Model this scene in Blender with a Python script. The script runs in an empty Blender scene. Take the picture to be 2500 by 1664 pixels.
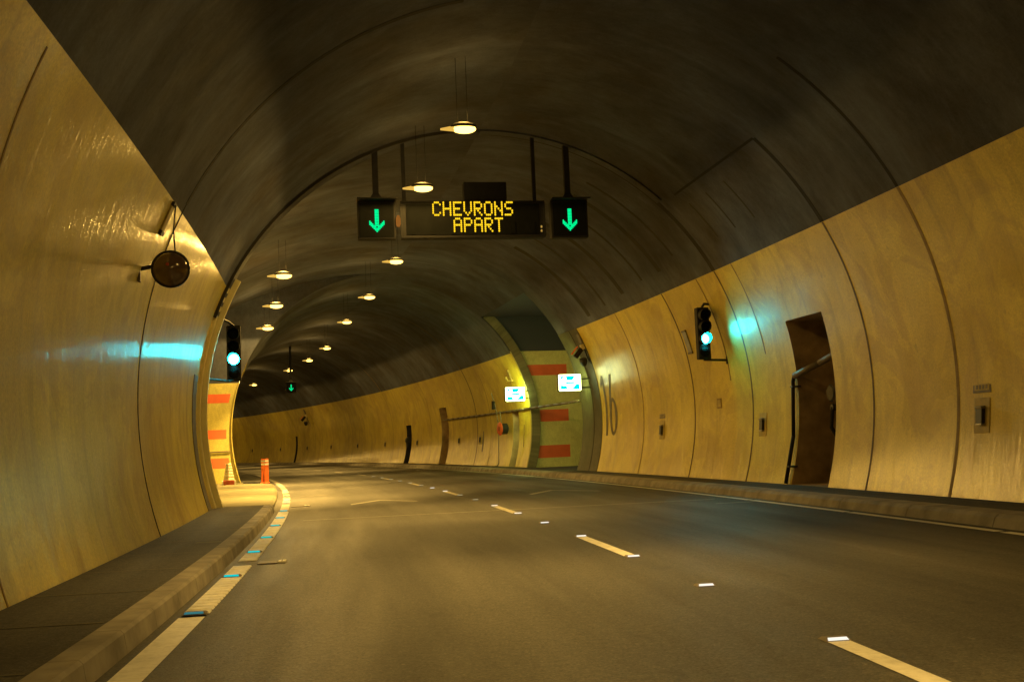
import bpy, math, random
from mathutils import Vector, Matrix
random.seed(7)
scene = bpy.context.scene
col = scene.collection

# ------------------------------------------------------------------ road alignment (a left-hand curve)
TH0, K0, K2 = 0.10497, 0.003575, 0.000006
HC = 1.12                                   # height of the camera above the road
CD, CZ, CR = 2.5735, 1.7644, 5.4206         # tunnel section: centre (across, up) and radius
S_MIN, S_MAX = -40.0, 170.0
_tab = {}
def _build_table():
    ds = 0.05
    for sign in (1, -1):
        x = y = 0.0
        n = int((S_MAX + 10 if sign > 0 else -S_MIN + 10) / ds)
        th = TH0
        for i in range(n + 1):
            s = sign * i * ds
            _tab[sign * i] = (x, y, heading(s))
            tm = heading(s + sign * ds / 2)
            x += -math.sin(tm) * ds * sign
            y += math.cos(tm) * ds * sign
def heading(s):
    return TH0 + K0 * s + 0.5 * K2 * s * s
_build_table()
def frame(s):
    i = math.floor(s / 0.05)
    t = s / 0.05 - i
    a, b = _tab[i], _tab[i + 1]
    return a[0] + (b[0] - a[0]) * t, a[1] + (b[1] - a[1]) * t, heading(s)
def W(s, d, z):
    x, y, th = frame(s)
    return Vector((x + d * math.cos(th), y + d * math.sin(th), z))
def dside(z, side=1, inset=0.0):
    r = CR - inset
    return CD + side * math.sqrt(max(r * r - (z - CZ) ** 2, 0.0))

# ------------------------------------------------------------------ camera
cam_data = bpy.data.cameras.new("camera")
cam = bpy.data.objects.new("camera", cam_data)
col.objects.link(cam)
F_PX = 1113.13
PITCH = math.atan((440.41 - 340.5) / F_PX)
ROLL = 0.0417
fwd = Vector((0, math.cos(PITCH), math.sin(PITCH)))
up0 = Vector((0, -math.sin(PITCH), math.cos(PITCH)))
right0 = Vector((1, 0, 0))
cr_ = right0 * math.cos(ROLL) - up0 * math.sin(ROLL)
cu_ = up0 * math.cos(ROLL) + right0 * math.sin(ROLL)
m3 = Matrix((cr_, cu_, -fwd)).transposed()
cam.matrix_world = Matrix.Translation((0, 0, HC)) @ m3.to_4x4()
cam_data.sensor_width = 36.0
cam_data.lens = F_PX / 1024 * 36.0
cam_data.clip_start = 0.1
cam_data.clip_end = 1000
scene.camera = cam

# ------------------------------------------------------------------ world and exposure (inside a tunnel: no daylight)
world = bpy.data.worlds.new("World")
scene.world = world
world.use_nodes = True
wb = world.node_tree.nodes["Background"]
wb.inputs[0].default_value = (0.01, 0.012, 0.016, 1)
wb.inputs[1].default_value = 0.1
vs = scene.view_settings
vs.view_transform = 'Standard'
vs.look = 'None'
vs.exposure = 0.0
vs.gamma = 1.0
vs.use_curve_mapping = False
scene.cycles.max_bounces = 8
scene.cycles.diffuse_bounces = 4
scene.cycles.glossy_bounces = 4
scene.cycles.sample_clamp_indirect = 6.0
scene.cycles.use_denoising = True
scene.cycles.denoiser = 'OPENIMAGEDENOISE'
scene.cycles.denoising_input_passes = 'RGB_ALBEDO_NORMAL'
scene.cycles.denoising_prefilter = 'ACCURATE'
scene.cycles.use_adaptive_sampling = False
scene.cycles.sample_clamp_direct = 0.0

SODIUM = (1.0, 0.585, 0.125)
LAMP_W = 188.0

# ------------------------------------------------------------------ material helpers
def new_mat(name):
    m = bpy.data.materials.new(name)
    m.use_nodes = True
    nt = m.node_tree
    nt.nodes.clear()
    out = nt.nodes.new("ShaderNodeOutputMaterial")
    return m, nt, out
def principled(nt, out, base=(0.5, 0.5, 0.5), rough=0.6, metal=0.0, spec=0.5, coat=0.0, coat_rough=0.1):
    b = nt.nodes.new("ShaderNodeBsdfPrincipled")
    b.inputs["Base Color"].default_value = (*base, 1)
    b.inputs["Roughness"].default_value = rough
    b.inputs["Metallic"].default_value = metal
    b.inputs["Specular IOR Level"].default_value = spec
    b.inputs["Coat Weight"].default_value = coat
    b.inputs["Coat Roughness"].default_value = coat_rough
    nt.links.new(b.outputs[0], out.inputs[0])
    return b
def node(nt, typ, **kw):
    n = nt.nodes.new(typ)
    for k, v in kw.items():
        setattr(n, k, v)
    return n
def noise(nt, vec, scale, detail=4.0, rough=0.55, distortion=0.0):
    n = node(nt, "ShaderNodeTexNoise")
    n.inputs["Scale"].default_value = scale
    n.inputs["Detail"].default_value = detail
    n.inputs["Roughness"].default_value = rough
    n.inputs["Distortion"].default_value = distortion
    nt.links.new(vec, n.inputs["Vector"])
    return n.outputs["Fac"]
def mapping(nt, vec, scale=(1, 1, 1), loc=(0, 0, 0)):
    n = node(nt, "ShaderNodeMapping")
    n.inputs["Scale"].default_value = scale
    n.inputs["Location"].default_value = loc
    nt.links.new(vec, n.inputs["Vector"])
    return n.outputs[0]
def ramp(nt, fac, stops):
    n = node(nt, "ShaderNodeValToRGB")
    cr = n.color_ramp
    while len(cr.elements) < len(stops):
        cr.elements.new(0.5)
    for e, (p, c) in zip(cr.elements, stops):
        e.position = p
        e.color = (*c, 1) if not isinstance(c, (int, float)) else (c, c, c, 1)
    nt.links.new(fac, n.inputs[0])
    return n.outputs[0]
def mix(nt, fac, a, b, mode='MIX'):
    n = node(nt, "ShaderNodeMix", data_type='RGBA', blend_type=mode)
    for sock, v in ((n.inputs[0], fac), (n.inputs[6], a), (n.inputs[7], b)):
        if hasattr(v, "is_linked"):
            nt.links.new(v, sock)
        elif isinstance(v, (int, float)):
            sock.default_value = v if sock == n.inputs[0] else (v, v, v, 1)
        else:
            sock.default_value = (*v, 1)
    return n.outputs[2]
def mathn(nt, op, a, b=0.0):
    n = node(nt, "ShaderNodeMath", operation=op)
    for sock, v in ((n.inputs[0], a), (n.inputs[1], b)):
        if hasattr(v, "is_linked"):
            nt.links.new(v, sock)
        else:
            sock.default_value = v
    return n.outputs[0]
def bump(nt, h, strength, dist, bsdf):
    n = node(nt, "ShaderNodeBump")
    n.inputs["Strength"].default_value = strength
    n.inputs["Distance"].default_value = dist
    nt.links.new(h, n.inputs["Height"])
    nt.links.new(n.outputs[0], bsdf.inputs["Normal"])
    return n

def simple(name, base, rough=0.6, metal=0.0, spec=0.5, coat=0.0, var=0.25, scale=6.0):
    m, nt, out = new_mat(name)
    b = principled(nt, out, base, rough, metal, spec, coat)
    tc = node(nt, "ShaderNodeTexCoord").outputs["Object"]
    f = noise(nt, tc, scale, 5)
    c = ramp(nt, f, [(0.3, tuple(x * (1 - var) for x in base)), (0.7, tuple(min(1, x * (1 + var)) for x in base))])
    nt.links.new(c, b.inputs["Base Color"])
    bump(nt, noise(nt, tc, scale * 12, 3), 0.15, 0.004, b)
    return m
def emissive(name, colr, strength):
    m, nt, out = new_mat(name)
    e = node(nt, "ShaderNodeEmission")
    e.inputs[0].default_value = (*colr, 1)
    e.inputs[1].default_value = strength
    nt.links.new(e.outputs[0], out.inputs[0])
    return m

def wall_paint(name, base, rough=0.5, coat=0.5, coat_rough=0.145, dirt=0.28, streak=0.05, patches=True, aniso=0.9):
    """glossy washable paint on rough cast concrete: casting bands, vertical runs, stains"""
    m, nt, out = new_mat(name)
    b = principled(nt, out, base, rough, 0, 0.5, coat, coat_rough)
    uv = node(nt, "ShaderNodeUVMap", uv_map="UVMap").outputs[0]
    sx = node(nt, "ShaderNodeSeparateXYZ")
    nt.links.new(uv, sx.inputs[0])
    # casting bands across the tunnel
    wob = mathn(nt, 'MULTIPLY', noise(nt, mapping(nt, uv, (0.4, 0.5, 1)), 1.0, 2), 0.25)
    cell = mathn(nt, 'FLOOR', mathn(nt, 'DIVIDE', mathn(nt, 'ADD', sx.outputs[0], wob), 1.17))
    wn = node(nt, "ShaderNodeTexWhiteNoise", noise_dimensions='1D')
    nt.links.new(cell, wn.inputs["W"])
    band = ramp(nt, wn.outputs["Value"], [(0, 0.94), (1, 1.03)])
    st = noise(nt, mapping(nt, uv, (1.4, aniso * 1.4, 1)), 1.0, 8, 0.70, 0.3)
    streaks = ramp(nt, st, [(0.30, 1 - streak), (0.62, 1.05)])
    fine = noise(nt, mapping(nt, uv, (11, 5, 1)), 1.0, 6, 0.7)
    fines = ramp(nt, fine, [(0.3, 1 - streak * 1.1), (0.7, 1.06)])
    blot = noise(nt, mapping(nt, uv, (0.45, 0.6, 1), (3.1, 1.7, 0)), 1.0, 6, 0.6)
    blots = ramp(nt, blot, [(0.32, (1 - dirt * 0.75, 1 - dirt, 1 - dirt * 1.25)), (0.66, (1.04, 1.04, 1.02))])
    c = mix(nt, 1.0, base, band, 'MULTIPLY')
    c = mix(nt, 1.0, c, streaks, 'MULTIPLY')
    c = mix(nt, 1.0, c, fines, 'MULTIPLY')
    c = mix(nt, 1.0, c, blots, 'MULTIPLY')
    grit = ramp(nt, noise(nt, mapping(nt, uv, (34, 28, 1)), 1.0, 3, 0.8), [(0.30, 0.80), (0.70, 1.18)])
    c = mix(nt, 1.0, c, grit, 'MULTIPLY')
    if not patches and coat == 0.0:
        wp_ = noise(nt, mapping(nt, uv, (0.7, 0.25, 1), (2.0, 9.0, 0)), 1.0, 7, 0.68, 0.4)
        c = mix(nt, mathn(nt, 'MULTIPLY', ramp(nt, wp_, [(0.50, 0.0), (0.70, 1.0)]), 0.38), c, tuple(min(1, x * 1.9) for x in base))
        lk = noise(nt, mapping(nt, uv, (1.6, 0.18, 1), (4.0, 1.0, 0)), 1.0, 5, 0.6)
        c = mix(nt, mathn(nt, 'MULTIPLY', ramp(nt, lk, [(0.56, 0.0), (0.68, 1.0)]), 0.42), c, tuple(x * 0.3 for x in base))
    if patches:
        # dried water runs with a crisp lower tongue
        pn = noise(nt, mapping(nt, uv, (0.9, 0.55, 1), (0.3, 2.2, 0)), 1.0, 3, 0.45, 0.8)
        pm = ramp(nt, pn, [(0.56, 0.0), (0.575, 1.0), (0.70, 0.25)])
        c = mix(nt, mathn(nt, 'MULTIPLY', pm, 0.22), c, tuple(min(1, x * 1.35) for x in base))
        spots = noise(nt, mapping(nt, uv, (5, 3.2, 1)), 1.0, 2)
        sm = ramp(nt, spots, [(0.70, 0.0), (0.76, 1.0)])
        c = mix(nt, mathn(nt, 'MULTIPLY', sm, 0.45), c, tuple(x * 0.5 for x in base))
        # brown seepage and thin dark drips
        bs = noise(nt, mapping(nt, uv, (0.75, 0.62, 1), (7.3, 0.4, 0)), 1.0, 7, 0.65, 1.2)
        bm = ramp(nt, bs, [(0.50, 0.0), (0.56, 0.75), (0.66, 1.0)])
        c = mix(nt, mathn(nt, 'MULTIPLY', bm, 0.34), c, (0.36, 0.19, 0.045))
        dn = noise(nt, mapping(nt, uv, (3.4, 0.22, 1), (1.3, 0.2, 0)), 1.0, 5, 0.6, 0.3)
        gate = noise(nt, mapping(nt, uv, (0.35, 0.5, 1), (5.0, 3.0, 0)), 1.0, 3)
        dm_ = mathn(nt, 'MULTIPLY', ramp(nt, dn, [(0.50, 0.0), (0.66, 1.0)]), ramp(nt, gate, [(0.40, 0.0), (0.58, 1.0)]))
        c = mix(nt, mathn(nt, 'MULTIPLY', dm_, 0.30), c, (0.16, 0.10, 0.03))
        # grime along the foot of the wall
        g = mathn(nt, 'ADD', sx.outputs[1], mathn(nt, 'MULTIPLY', noise(nt, mapping(nt, uv, (2.0, 0.3, 1)), 1.0, 4), -0.25))
        gm = ramp(nt, g, [(0.0, 1.0), (0.16, 0.0)])
        c = mix(nt, mathn(nt, 'MULTIPLY', gm, 0.6), c, tuple(x * 0.35 for x in base))
    nt.links.new(c, b.inputs["Base Color"])
    r = ramp(nt, st, [(0.3, rough + 0.12), (0.7, rough - 0.08)])
    nt.links.new(r, b.inputs["Roughness"])
    h1 = noise(nt, mapping(nt, uv, (9.0, 0.7, 1)), 1.0, 5, 0.6)
    h2 = noise(nt, mapping(nt, uv, (26, 16, 1)), 1.0, 3, 0.6)
    # rough concrete under the paint; the paint film itself carries long shallow runs
    bump(nt, h2, 0.10, 0.01, b)
    film = node(nt, "ShaderNodeBump")
    film.inputs["Strength"].default_value = 0.30
    film.inputs["Distance"].default_value = 0.03
    nt.links.new(mathn(nt, 'ADD', mathn(nt, 'MULTIPLY', h1, 0.75), mathn(nt, 'MULTIPLY', h2, 0.015)), film.inputs["Height"])
    nt.links.new(film.outputs[0], b.inputs["Coat Normal"])
    return m

def asphalt(name, base=0.05, rough=0.62, speck=0.6):
    m, nt, out = new_mat(name)
    b = principled(nt, out, (base, base, base), rough, 0, 0.45)
    tc = node(nt, "ShaderNodeTexCoord").outputs["Object"]
    uv = node(nt, "ShaderNodeUVMap", uv_map="UVMap").outputs[0]
    g = noise(nt, tc, 55, 3, 0.7)
    c1 = ramp(nt, g, [(0.32, base * (1 - speck)), (0.5, base), (0.72, base * (1 + speck * 1.6))])
    g2 = noise(nt, tc, 16, 5, 0.75)
    c1 = mix(nt, 1.0, c1, ramp(nt, g2, [(0.32, 0.62), (0.68, 1.38)]), 'MULTIPLY')
    wear = noise(nt, mapping(nt, uv, (0.10, 1.25, 1)), 1.0, 4, 0.55)
    c2 = ramp(nt, wear, [(0.3, (0.74, 0.74, 0.76)), (0.7, (1.22, 1.2, 1.16))])
    big = noise(nt, mapping(nt, uv, (0.5, 0.6, 1)), 1.0, 6, 0.65)
    c3 = ramp(nt, big, [(0.3, 0.82), (0.7, 1.14)])
    c = mix(nt, 1.0, c1, c2, 'MULTIPLY')
    c = mix(nt, 1.0, c, c3, 'MULTIPLY')
    sx = node(nt, "ShaderNodeSeparateXYZ")
    nt.links.new(uv, sx.inputs[0])
    dd = mathn(nt, 'ADD', sx.outputs[1], mathn(nt, 'MULTIPLY', noise(nt, mapping(nt, uv, (0.25, 0.2, 1)), 1.0, 3), 0.5))
    dn = mathn(nt, 'DIVIDE', mathn(nt, 'ADD', dd, 1.75), 8.0)        # across the two lanes
    trk = ramp(nt, dn, [(0.0, 0.84), (0.09, 0.92), (0.17, 1.10), (0.255, 0.80), (0.34, 1.10), (0.42, 0.95), (0.50, 0.92), (0.60, 1.08), (0.70, 0.80), (0.80, 1.06), (0.92, 0.82), (1.0, 0.8)])
    c = mix(nt, 1.0, c, trk, 'MULTIPLY')
    drip = ramp(nt, noise(nt, mapping(nt, uv, (2.2, 4.0, 1), (0, 5, 0)), 1.0, 3, 0.5), [(0.66, 0.0), (0.72, 1.0)])
    c = mix(nt, mathn(nt, 'MULTIPLY', drip, 0.45), c, (base * 0.35, base * 0.35, base * 0.35))
    # pale grit and bits of litter
    sp = noise(nt, tc, 17, 2, 0.5)
    sm = ramp(nt, sp, [(0.735, 0.0), (0.76, 1.0)])
    c = mix(nt, mathn(nt, 'MULTIPLY', sm, 0.5), c, (0.22, 0.21, 0.19))
    nt.links.new(c, b.inputs["Base Color"])
    nt.links.new(ramp(nt, wear, [(0.3, rough + 0.1), (0.72, rough - 0.12)]), b.inputs["Roughness"])
    bump(nt, noise(nt, tc, 42, 4, 0.75), 0.7, 0.008, b)
    return m
def road_paint(name, base, wear=0.45):
    m, nt, out = new_mat(name)
    b = principled(nt, out, base, 0.55, 0, 0.5)
    tc = node(nt, "ShaderNodeTexCoord").outputs["Object"]
    a = noise(nt, tc, 14, 6, 0.7)
    c = ramp(nt, a, [(0.30, tuple(x * (1 - wear) for x in base)), (0.55, base)])
    s2 = noise(nt, tc, 3, 4)
    c = mix(nt, 1.0, c, ramp(nt, s2, [(0.3, 0.8), (0.7, 1.05)]), 'MULTIPLY')
    nt.links.new(c, b.inputs["Base Color"])
    bump(nt, noise(nt, tc, 60, 3), 0.4, 0.004, b)
    return m

MAT = dict(
    wall=wall_paint("wall_paint", (0.74, 0.61, 0.068)),
    panel=wall_paint("panel_paint", (0.74, 0.69, 0.22), dirt=0.2, streak=0.18, patches=False),
    olive=wall_paint("niche_paint", (0.86, 0.84, 0.40), dirt=0.15, streak=0.12, patches=False),
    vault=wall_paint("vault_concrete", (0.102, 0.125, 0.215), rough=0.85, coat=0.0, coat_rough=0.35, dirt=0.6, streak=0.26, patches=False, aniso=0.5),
    rawdark=wall_paint("raw_band_concrete", (0.085, 0.088, 0.045), rough=0.7, coat=0.25, coat_rough=0.3, dirt=0.4, streak=0.3, patches=False),
    raw=wall_paint("raw_concrete", (0.36, 0.35, 0.23), rough=0.6, coat=0.5, coat_rough=0.4, dirt=0.4, streak=0.35, patches=False),
    plaster=simple("plaster", (0.84, 0.78, 0.45), 0.8, var=0.12, scale=2.5),
    postgrey=simple("post_paint", (0.032, 0.032, 0.034), 0.8, spec=0.2),
    vault_rod=simple("rod_steel", (0.008, 0.008, 0.008), 0.8, spec=0.1),
    darkconc=simple("dark_concrete", (0.030, 0.028, 0.024), 0.8, var=0.35, scale=1.5),
    joint=simple("joint_sealant", (0.014, 0.012, 0.010), 0.85),
    seam=simple("seam_stain", (0.27, 0.185, 0.05), 0.7),
    wjoint=simple("wall_joint", (0.11, 0.075, 0.022), 0.7, var=0.5, scale=3.0),
    niche=simple("niche_concrete", (0.38, 0.28, 0.16), 0.85, var=0.45, scale=2.2),
    dark=simple("dark_metal", (0.022, 0.022, 0.024), 0.5),
    black=simple("black_housing", (0.014, 0.014, 0.016), 0.7, spec=0.3),
    face=simple("sign_face", (0.006, 0.007, 0.007), 0.9, spec=0.15),
    steel=simple("galvanised_steel", (0.30, 0.29, 0.27), 0.45, metal=0.6),
    pipe=simple("pipe_paint", (0.15, 0.12, 0.085), 0.55),
    red=simple("red_paint", (0.92, 0.18, 0.08), 0.5, var=0.10, scale=2.0),
    orange=simple("orange_plastic", (0.85, 0.19, 0.05), 0.5, var=0.12),
    orange_red=simple("hose_red", (0.60, 0.10, 0.03), 0.45),
    brick=simple("red_block", (0.35, 0.07, 0.03), 0.7, var=0.4),
    white=simple("white_plastic", (0.80, 0.78, 0.72), 0.5, var=0.08),
    cream=simple("cream_plastic", (0.68, 0.60, 0.36), 0.6, var=0.15),
    grey=simple("grey_plate", (0.16, 0.14, 0.115), 0.6, var=0.2),
    tagface=simple("tag_face", (0.44, 0.34, 0.09), 0.6, var=0.2),
    lampbody=simple("lamp_body", (0.10, 0.095, 0.08), 0.6),
    road=asphalt("asphalt", 0.070, 0.60),
    footway=asphalt("footway_asphalt", 0.085, 0.8, 0.5),
    kerb=simple("kerb_concrete", (0.31, 0.29, 0.265), 0.8, var=0.35, scale=3.0),
    apron=simple("apron_concrete", (0.15, 0.14, 0.085), 0.75, var=0.28, scale=1.6),
    line=road_paint("white_line", (0.86, 0.86, 0.84), 0.25),
    worn=road_paint("worn_line", (0.46, 0.44, 0.38), 0.5),
    faint=road_paint("faint_seal", (0.24, 0.22, 0.18), 0.5),
    mirror=simple("dark_glossy_dome", (0.15, 0.095, 0.065), 0.16, spec=0.8, coat=1.0, var=0.2),
    digit=simple("digit_paint", (0.15, 0.12, 0.05), 0.6, var=0.3),
    lens=emissive("sodium_lens", (1.0, 0.62, 0.12), 5.5),
    lamptail=emissive("neck_painted_glow", (1.0, 0.58, 0.10), 0.8),  # lit look of the lamp neck put in as emission
    green=emissive("green_lens", (0.0045, 0.96, 1.0), 250.0),
    greenleft=emissive("green_lens_left", (0.0095, 0.96, 1.0), 115.0),
    arrow=emissive("arrow_leds", (0.0, 0.90, 0.28), 1.15),
    amber=emissive("amber_leds", (1.0, 0.62, 0.015), 1.25),
    signbackfill=emissive("sign_back_fill", (0.84, 1.0, 0.24), 52.0),  # added glow for the unseen sign backs
    signwhite=emissive("lit_white", (0.84, 1.0, 0.40), 9.0),
    signrim=emissive("lit_rim", (0.86, 1.0, 0.36), 8.0),
    signblue=emissive("lit_blue", (0.0, 0.80, 1.0), 1.2),
    cyan=emissive("cyan_stud_glow", (0.0, 0.78, 0.80), 0.85),  # cyan stud glow, set by emission
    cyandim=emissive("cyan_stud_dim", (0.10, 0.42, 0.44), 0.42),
    stud=emissive("stud_painted_glint", (1.0, 0.94, 0.80), 1.1),  # glint of reflected headlights put in as emission
    studdim=emissive("stud_painted_glint_dim", (0.9, 0.8, 0.45), 0.5),  # weaker glint, also put in as emission
    beacon=emissive("amber_beacon", (0.55, 0.20, 0.03), 0.5),
)

# ------------------------------------------------------------------ mesh helpers
class MB:
    def __init__(self):
        self.v, self.f, self.uv = [], [], []
    def add(self, pts, faces, uvs=None):
        o = len(self.v)
        self.v += [tuple(p) for p in pts]
        for i, f in enumerate(faces):
            self.f.append(tuple(o + k for k in f))
            self.uv.append([(uvs[k] if uvs else (0, 0)) for k in f])
        return self
    def box(self, c, s, rot=None):
        x, y, z = s[0] / 2, s[1] / 2, s[2] / 2
        p = [Vector((a * x, b * y, d * z)) for a in (-1, 1) for b in (-1, 1) for d in (-1, 1)]
        if rot is not None:
            p = [rot @ q for q in p]
        p = [q + Vector(c) for q in p]
        return self.add(p, [(0, 1, 3, 2), (4, 6, 7, 5), (0, 4, 5, 1), (2, 3, 7, 6), (0, 2, 6, 4), (1, 5, 7, 3)])
    def lathe(self, prof, origin=(0, 0, 0), axis=(0, 0, 1), n=20, caps=True):
        a = Vector(axis).normalized()
        q = a.to_track_quat('Z', 'Y')
        pts, faces = [], []
        for (r, h) in prof:
            for k in range(n):
                t = 2 * math.pi * k / n
                pts.append(Vector(origin) + q @ Vector((r * math.cos(t), r * math.sin(t), h)))
        m = len(prof)
        for i in range(m - 1):
            for k in range(n):
                faces.append((i * n + k, i * n + (k + 1) % n, (i + 1) * n + (k + 1) % n, (i + 1) * n + k))
        if caps:
            faces.append(tuple(range(n))[::-1])
            faces.append(tuple((m - 1) * n + k for k in range(n)))
        return self.add(pts, faces)
    def cyl(self, p0, p1, r, r2=None, n=12):
        p0, p1 = Vector(p0), Vector(p1)
        return self.lathe([(r, 0), (r if r2 is None else r2, (p1 - p0).length)], p0, p1 - p0, n)
    def tube(self, path, r, n=8):
        for a, b in zip(path[:-1], path[1:]):
            self.cyl(a, b, r, n=n)
        for p in path[1:-1]:
            self.ellipsoid(p, (r, r, r), 8, 5)
        return self
    def ellipsoid(self, c, rad, n=16, m=8, zmin=-1.0, zmax=1.0):
        pts, faces = [], []
        a0, a1 = math.asin(zmin), math.asin(zmax)
        for i in range(m + 1):
            a = a0 + (a1 - a0) * i / m
            for k in range(n):
                t = 2 * math.pi * k / n
                pts.append((c[0] + rad[0] * math.cos(a) * math.cos(t), c[1] + rad[1] * math.cos(a) * math.sin(t), c[2] + rad[2] * math.sin(a)))
        for i in range(m):
            for k in range(n):
                faces.append((i * n + k, i * n + (k + 1) % n, (i + 1) * n + (k + 1) % n, (i + 1) * n + k))
        faces.append(tuple(range(n))[::-1])
        faces.append(tuple(m * n + k for k in range(n)))
        return self.add(pts, faces)
    def prism(self, outline, y0, y1):
        """outline of (x, z) pairs extruded along y"""
        n = len(outline)
        p = [(x, y0, z) for x, z in outline] + [(x, y1, z) for x, z in outline]
        fs = [tuple(range(n)), tuple(range(2 * n - 1, n - 1, -1))]
        fs += [(i, n + i, n + (i + 1) % n, (i + 1) % n) for i in range(n)]
        return self.add(p, fs)
    def build(self, name, mat, parent=None, smooth=False, bevel=0.0, loc=None):
        me = bpy.data.meshes.new(name)
        me.from_pydata(self.v, [], self.f)
        ul = me.uv_layers.new(name="UVMap")
        k = 0
        flat = [c for f in self.uv for c in f]
        for i, c in enumerate(flat):
            ul.data[i].uv = c
        for mm in (mat if isinstance(mat, (list, tuple)) else [mat]):
            me.materials.append(mm)
        if smooth:
            for p in me.polygons:
                p.use_smooth = True
        me.update()
        o = bpy.data.objects.new(name, me)
        col.objects.link(o)
        if parent is not None:
            o.parent = parent
        if loc is not None:
            o.location = loc
        if bevel:
            b = o.modifiers.new("bevel", 'BEVEL')
            b.width = bevel
            b.segments = 2
            b.limit_method = 'ANGLE'
        return o
def tag(o, label=None, cat=None, group=None, kind=None):
    if label: o["label"] = label
    if cat: o["category"] = cat
    if group: o["group"] = group
    if kind: o["kind"] = kind
    return o
def empty(name, mat4):
    o = bpy.data.objects.new(name, None)
    o.empty_display_size = 0.2
    o.matrix_world = mat4
    col.objects.link(o)
    return o
def road_frame(s, d, z, turn=0.0):
    """x to the right, y along the road, z up"""
    return Matrix.Translation(W(s, d, z)) @ Matrix.Rotation(heading(s) + turn, 4, 'Z')
def wall_frame(s, z, side=1):
    """x along the tunnel, y off the wall into the tunnel, z up the wall"""
    d = dside(z, side)
    phi = math.atan2(z - CZ, (d - CD) * side)
    th = heading(s)
    ed = Vector((math.cos(th), math.sin(th), 0)) * side
    ez = Vector((0, 0, 1))
    n = -(ed * math.cos(phi) + ez * math.sin(phi))
    t = -ed * math.sin(phi) + ez * math.cos(phi)
    x = n.cross(t)
    m = Matrix((x, n, t)).transposed().to_4x4()
    return Matrix.Translation(W(s, d, z)) @ m
def copy_tree(o, parent=None):
    c = o.copy()
    col.objects.link(c)
    if parent is not None:
        c.parent = parent
    for ch in [q for q in col.objects if q.parent == o]:
        copy_tree(ch, c)
    return c
def frange(a, b, step):
    n = max(1, int(math.ceil((b - a) / step - 1e-6)))
    return [a + (b - a) * i / n for i in range(n + 1)]
def sheet(mb, s0, s1, d0, d1, z, step=1.0, nd=1):
    ss = frange(s0, s1, step)
    dd = [d0 + (d1 - d0) * i / nd for i in range(nd + 1)]
    pts, uvs, fs = [], [], []
    for s in ss:
        for d in dd:
            pts.append(W(s, d, z)); uvs.append((s, d))
    n = nd + 1
    for i in range(len(ss) - 1):
        for k in range(nd):
            fs.append((i * n + k, i * n + k + 1, (i + 1) * n + k + 1, (i + 1) * n + k))
    return mb.add(pts, fs, uvs)
def sweep(mb, prof, ss, caps=True, shift=None):
    """closed (d, z) outline swept along the road"""
    n = len(prof)
    pts, uvs, fs = [], [], []
    for s in ss:
        for (d, z) in prof:
            pts.append(W(s, d, z)); uvs.append((s, d + z))
    for i in range(len(ss) - 1):
        for k in range(n):
            fs.append((i * n + k, i * n + (k + 1) % n, (i + 1) * n + (k + 1) % n, (i + 1) * n + k))
    if caps:
        fs.append(tuple(range(n)))
        fs.append(tuple((len(ss) - 1) * n + k for k in range(n))[::-1])
    return mb.add(pts, fs, uvs)

# ------------------------------------------------------------------ the tunnel lining
R = math.radians
PHI_B = math.asin(-CZ / CR) - 0.02              # just under the road
def phi_z(z): return math.asin(max(-1, min(1, (z - CZ) / CR)))
P_RIGHT, P_LEFT = phi_z(4.384), phi_z(4.185)    # where the paint stops
NICHES = [(17.75, 19.2, 0.13, 3.10, 1.3), (41.95, 42.85, 0.13, 2.29, 0.9), (53.9, 55.3, 0.13, 2.92, 0.45),
          (61.75, 62.85, 0.13, 2.25, 0.9), (91.8, 92.35, 0.13, 2.24, 0.9), (125.0, 126.2, 0.13, 2.9, 0.9)]
BAY_R = (34.0, 40.3, 0.10, 5.76, 11.4)          # refuge cut into the right wall
BAY_L = (21.45, 38.9)                           # lay-by on the left
HOLES_R = [(a, b, phi_z(z0), phi_z(z1)) for a, b, z0, z1, _ in NICHES] + [(BAY_R[0], BAY_R[1], phi_z(BAY_R[2]), phi_z(BAY_R[3]))]
def lining(mb, p0, p1, side, holes, step=1.0):
    ss = set(frange(S_MIN, S_MAX, step))
    for a, b, _, _ in holes: ss |= {a, b}
    ss = sorted(ss)
    keep = [ss[0]]
    hard = {x for h in holes for x in h[:2]}
    for s in ss[1:]:
        if s - keep[-1] < 0.08:
            if s in hard: keep[-1] = s
            continue
        keep.append(s)
    ss = keep
    pp = set(frange(p0, p1, R(2.0)))
    for h in holes:
        for q in h[2:]:
            if p0 < q < p1: pp.add(q)
    pp = sorted(pp)
    pts, uvs, fs = [], [], []
    n = len(pp)
    for s in ss:
        for p in pp:
            pts.append(W(s, CD + side * CR * math.cos(p), CZ + CR * math.sin(p)))
            uvs.append((s + (0 if side > 0 else 300), (p - PHI_B) * CR))
    for i in range(len(ss) - 1):
        sm = (ss[i] + ss[i + 1]) / 2
        for k in range(n - 1):
            pm = (pp[k] + pp[k + 1]) / 2
            if any(a < sm < b and q0 < pm < q1 for a, b, q0, q1 in holes): continue
            q = (i * n + k, i * n + k + 1, (i + 1) * n + k + 1, (i + 1) * n + k)
            fs.append(q if side > 0 else q[::-1])
    return mb.add(pts, fs, uvs)
tunnel = empty("tunnel", Matrix.Identity(4))
tag(tunnel, "curved road tunnel with cream painted walls under a dark unpainted vault", "tunnel")
HOLES_L = [(BAY_L[0], BAY_L[1], -1.0, R(90))]
lining(MB(), PHI_B, P_RIGHT, 1, HOLES_R).build("painted_wall", MAT['wall'], tunnel, smooth=True)
lining(MB(), PHI_B, P_LEFT, -1, HOLES_L).build("painted_wall", MAT['wall'], tunnel, smooth=True)
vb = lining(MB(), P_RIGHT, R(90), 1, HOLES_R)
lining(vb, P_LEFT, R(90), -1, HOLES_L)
vb.build("vault", MAT['vault'], tunnel, smooth=True)

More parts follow.
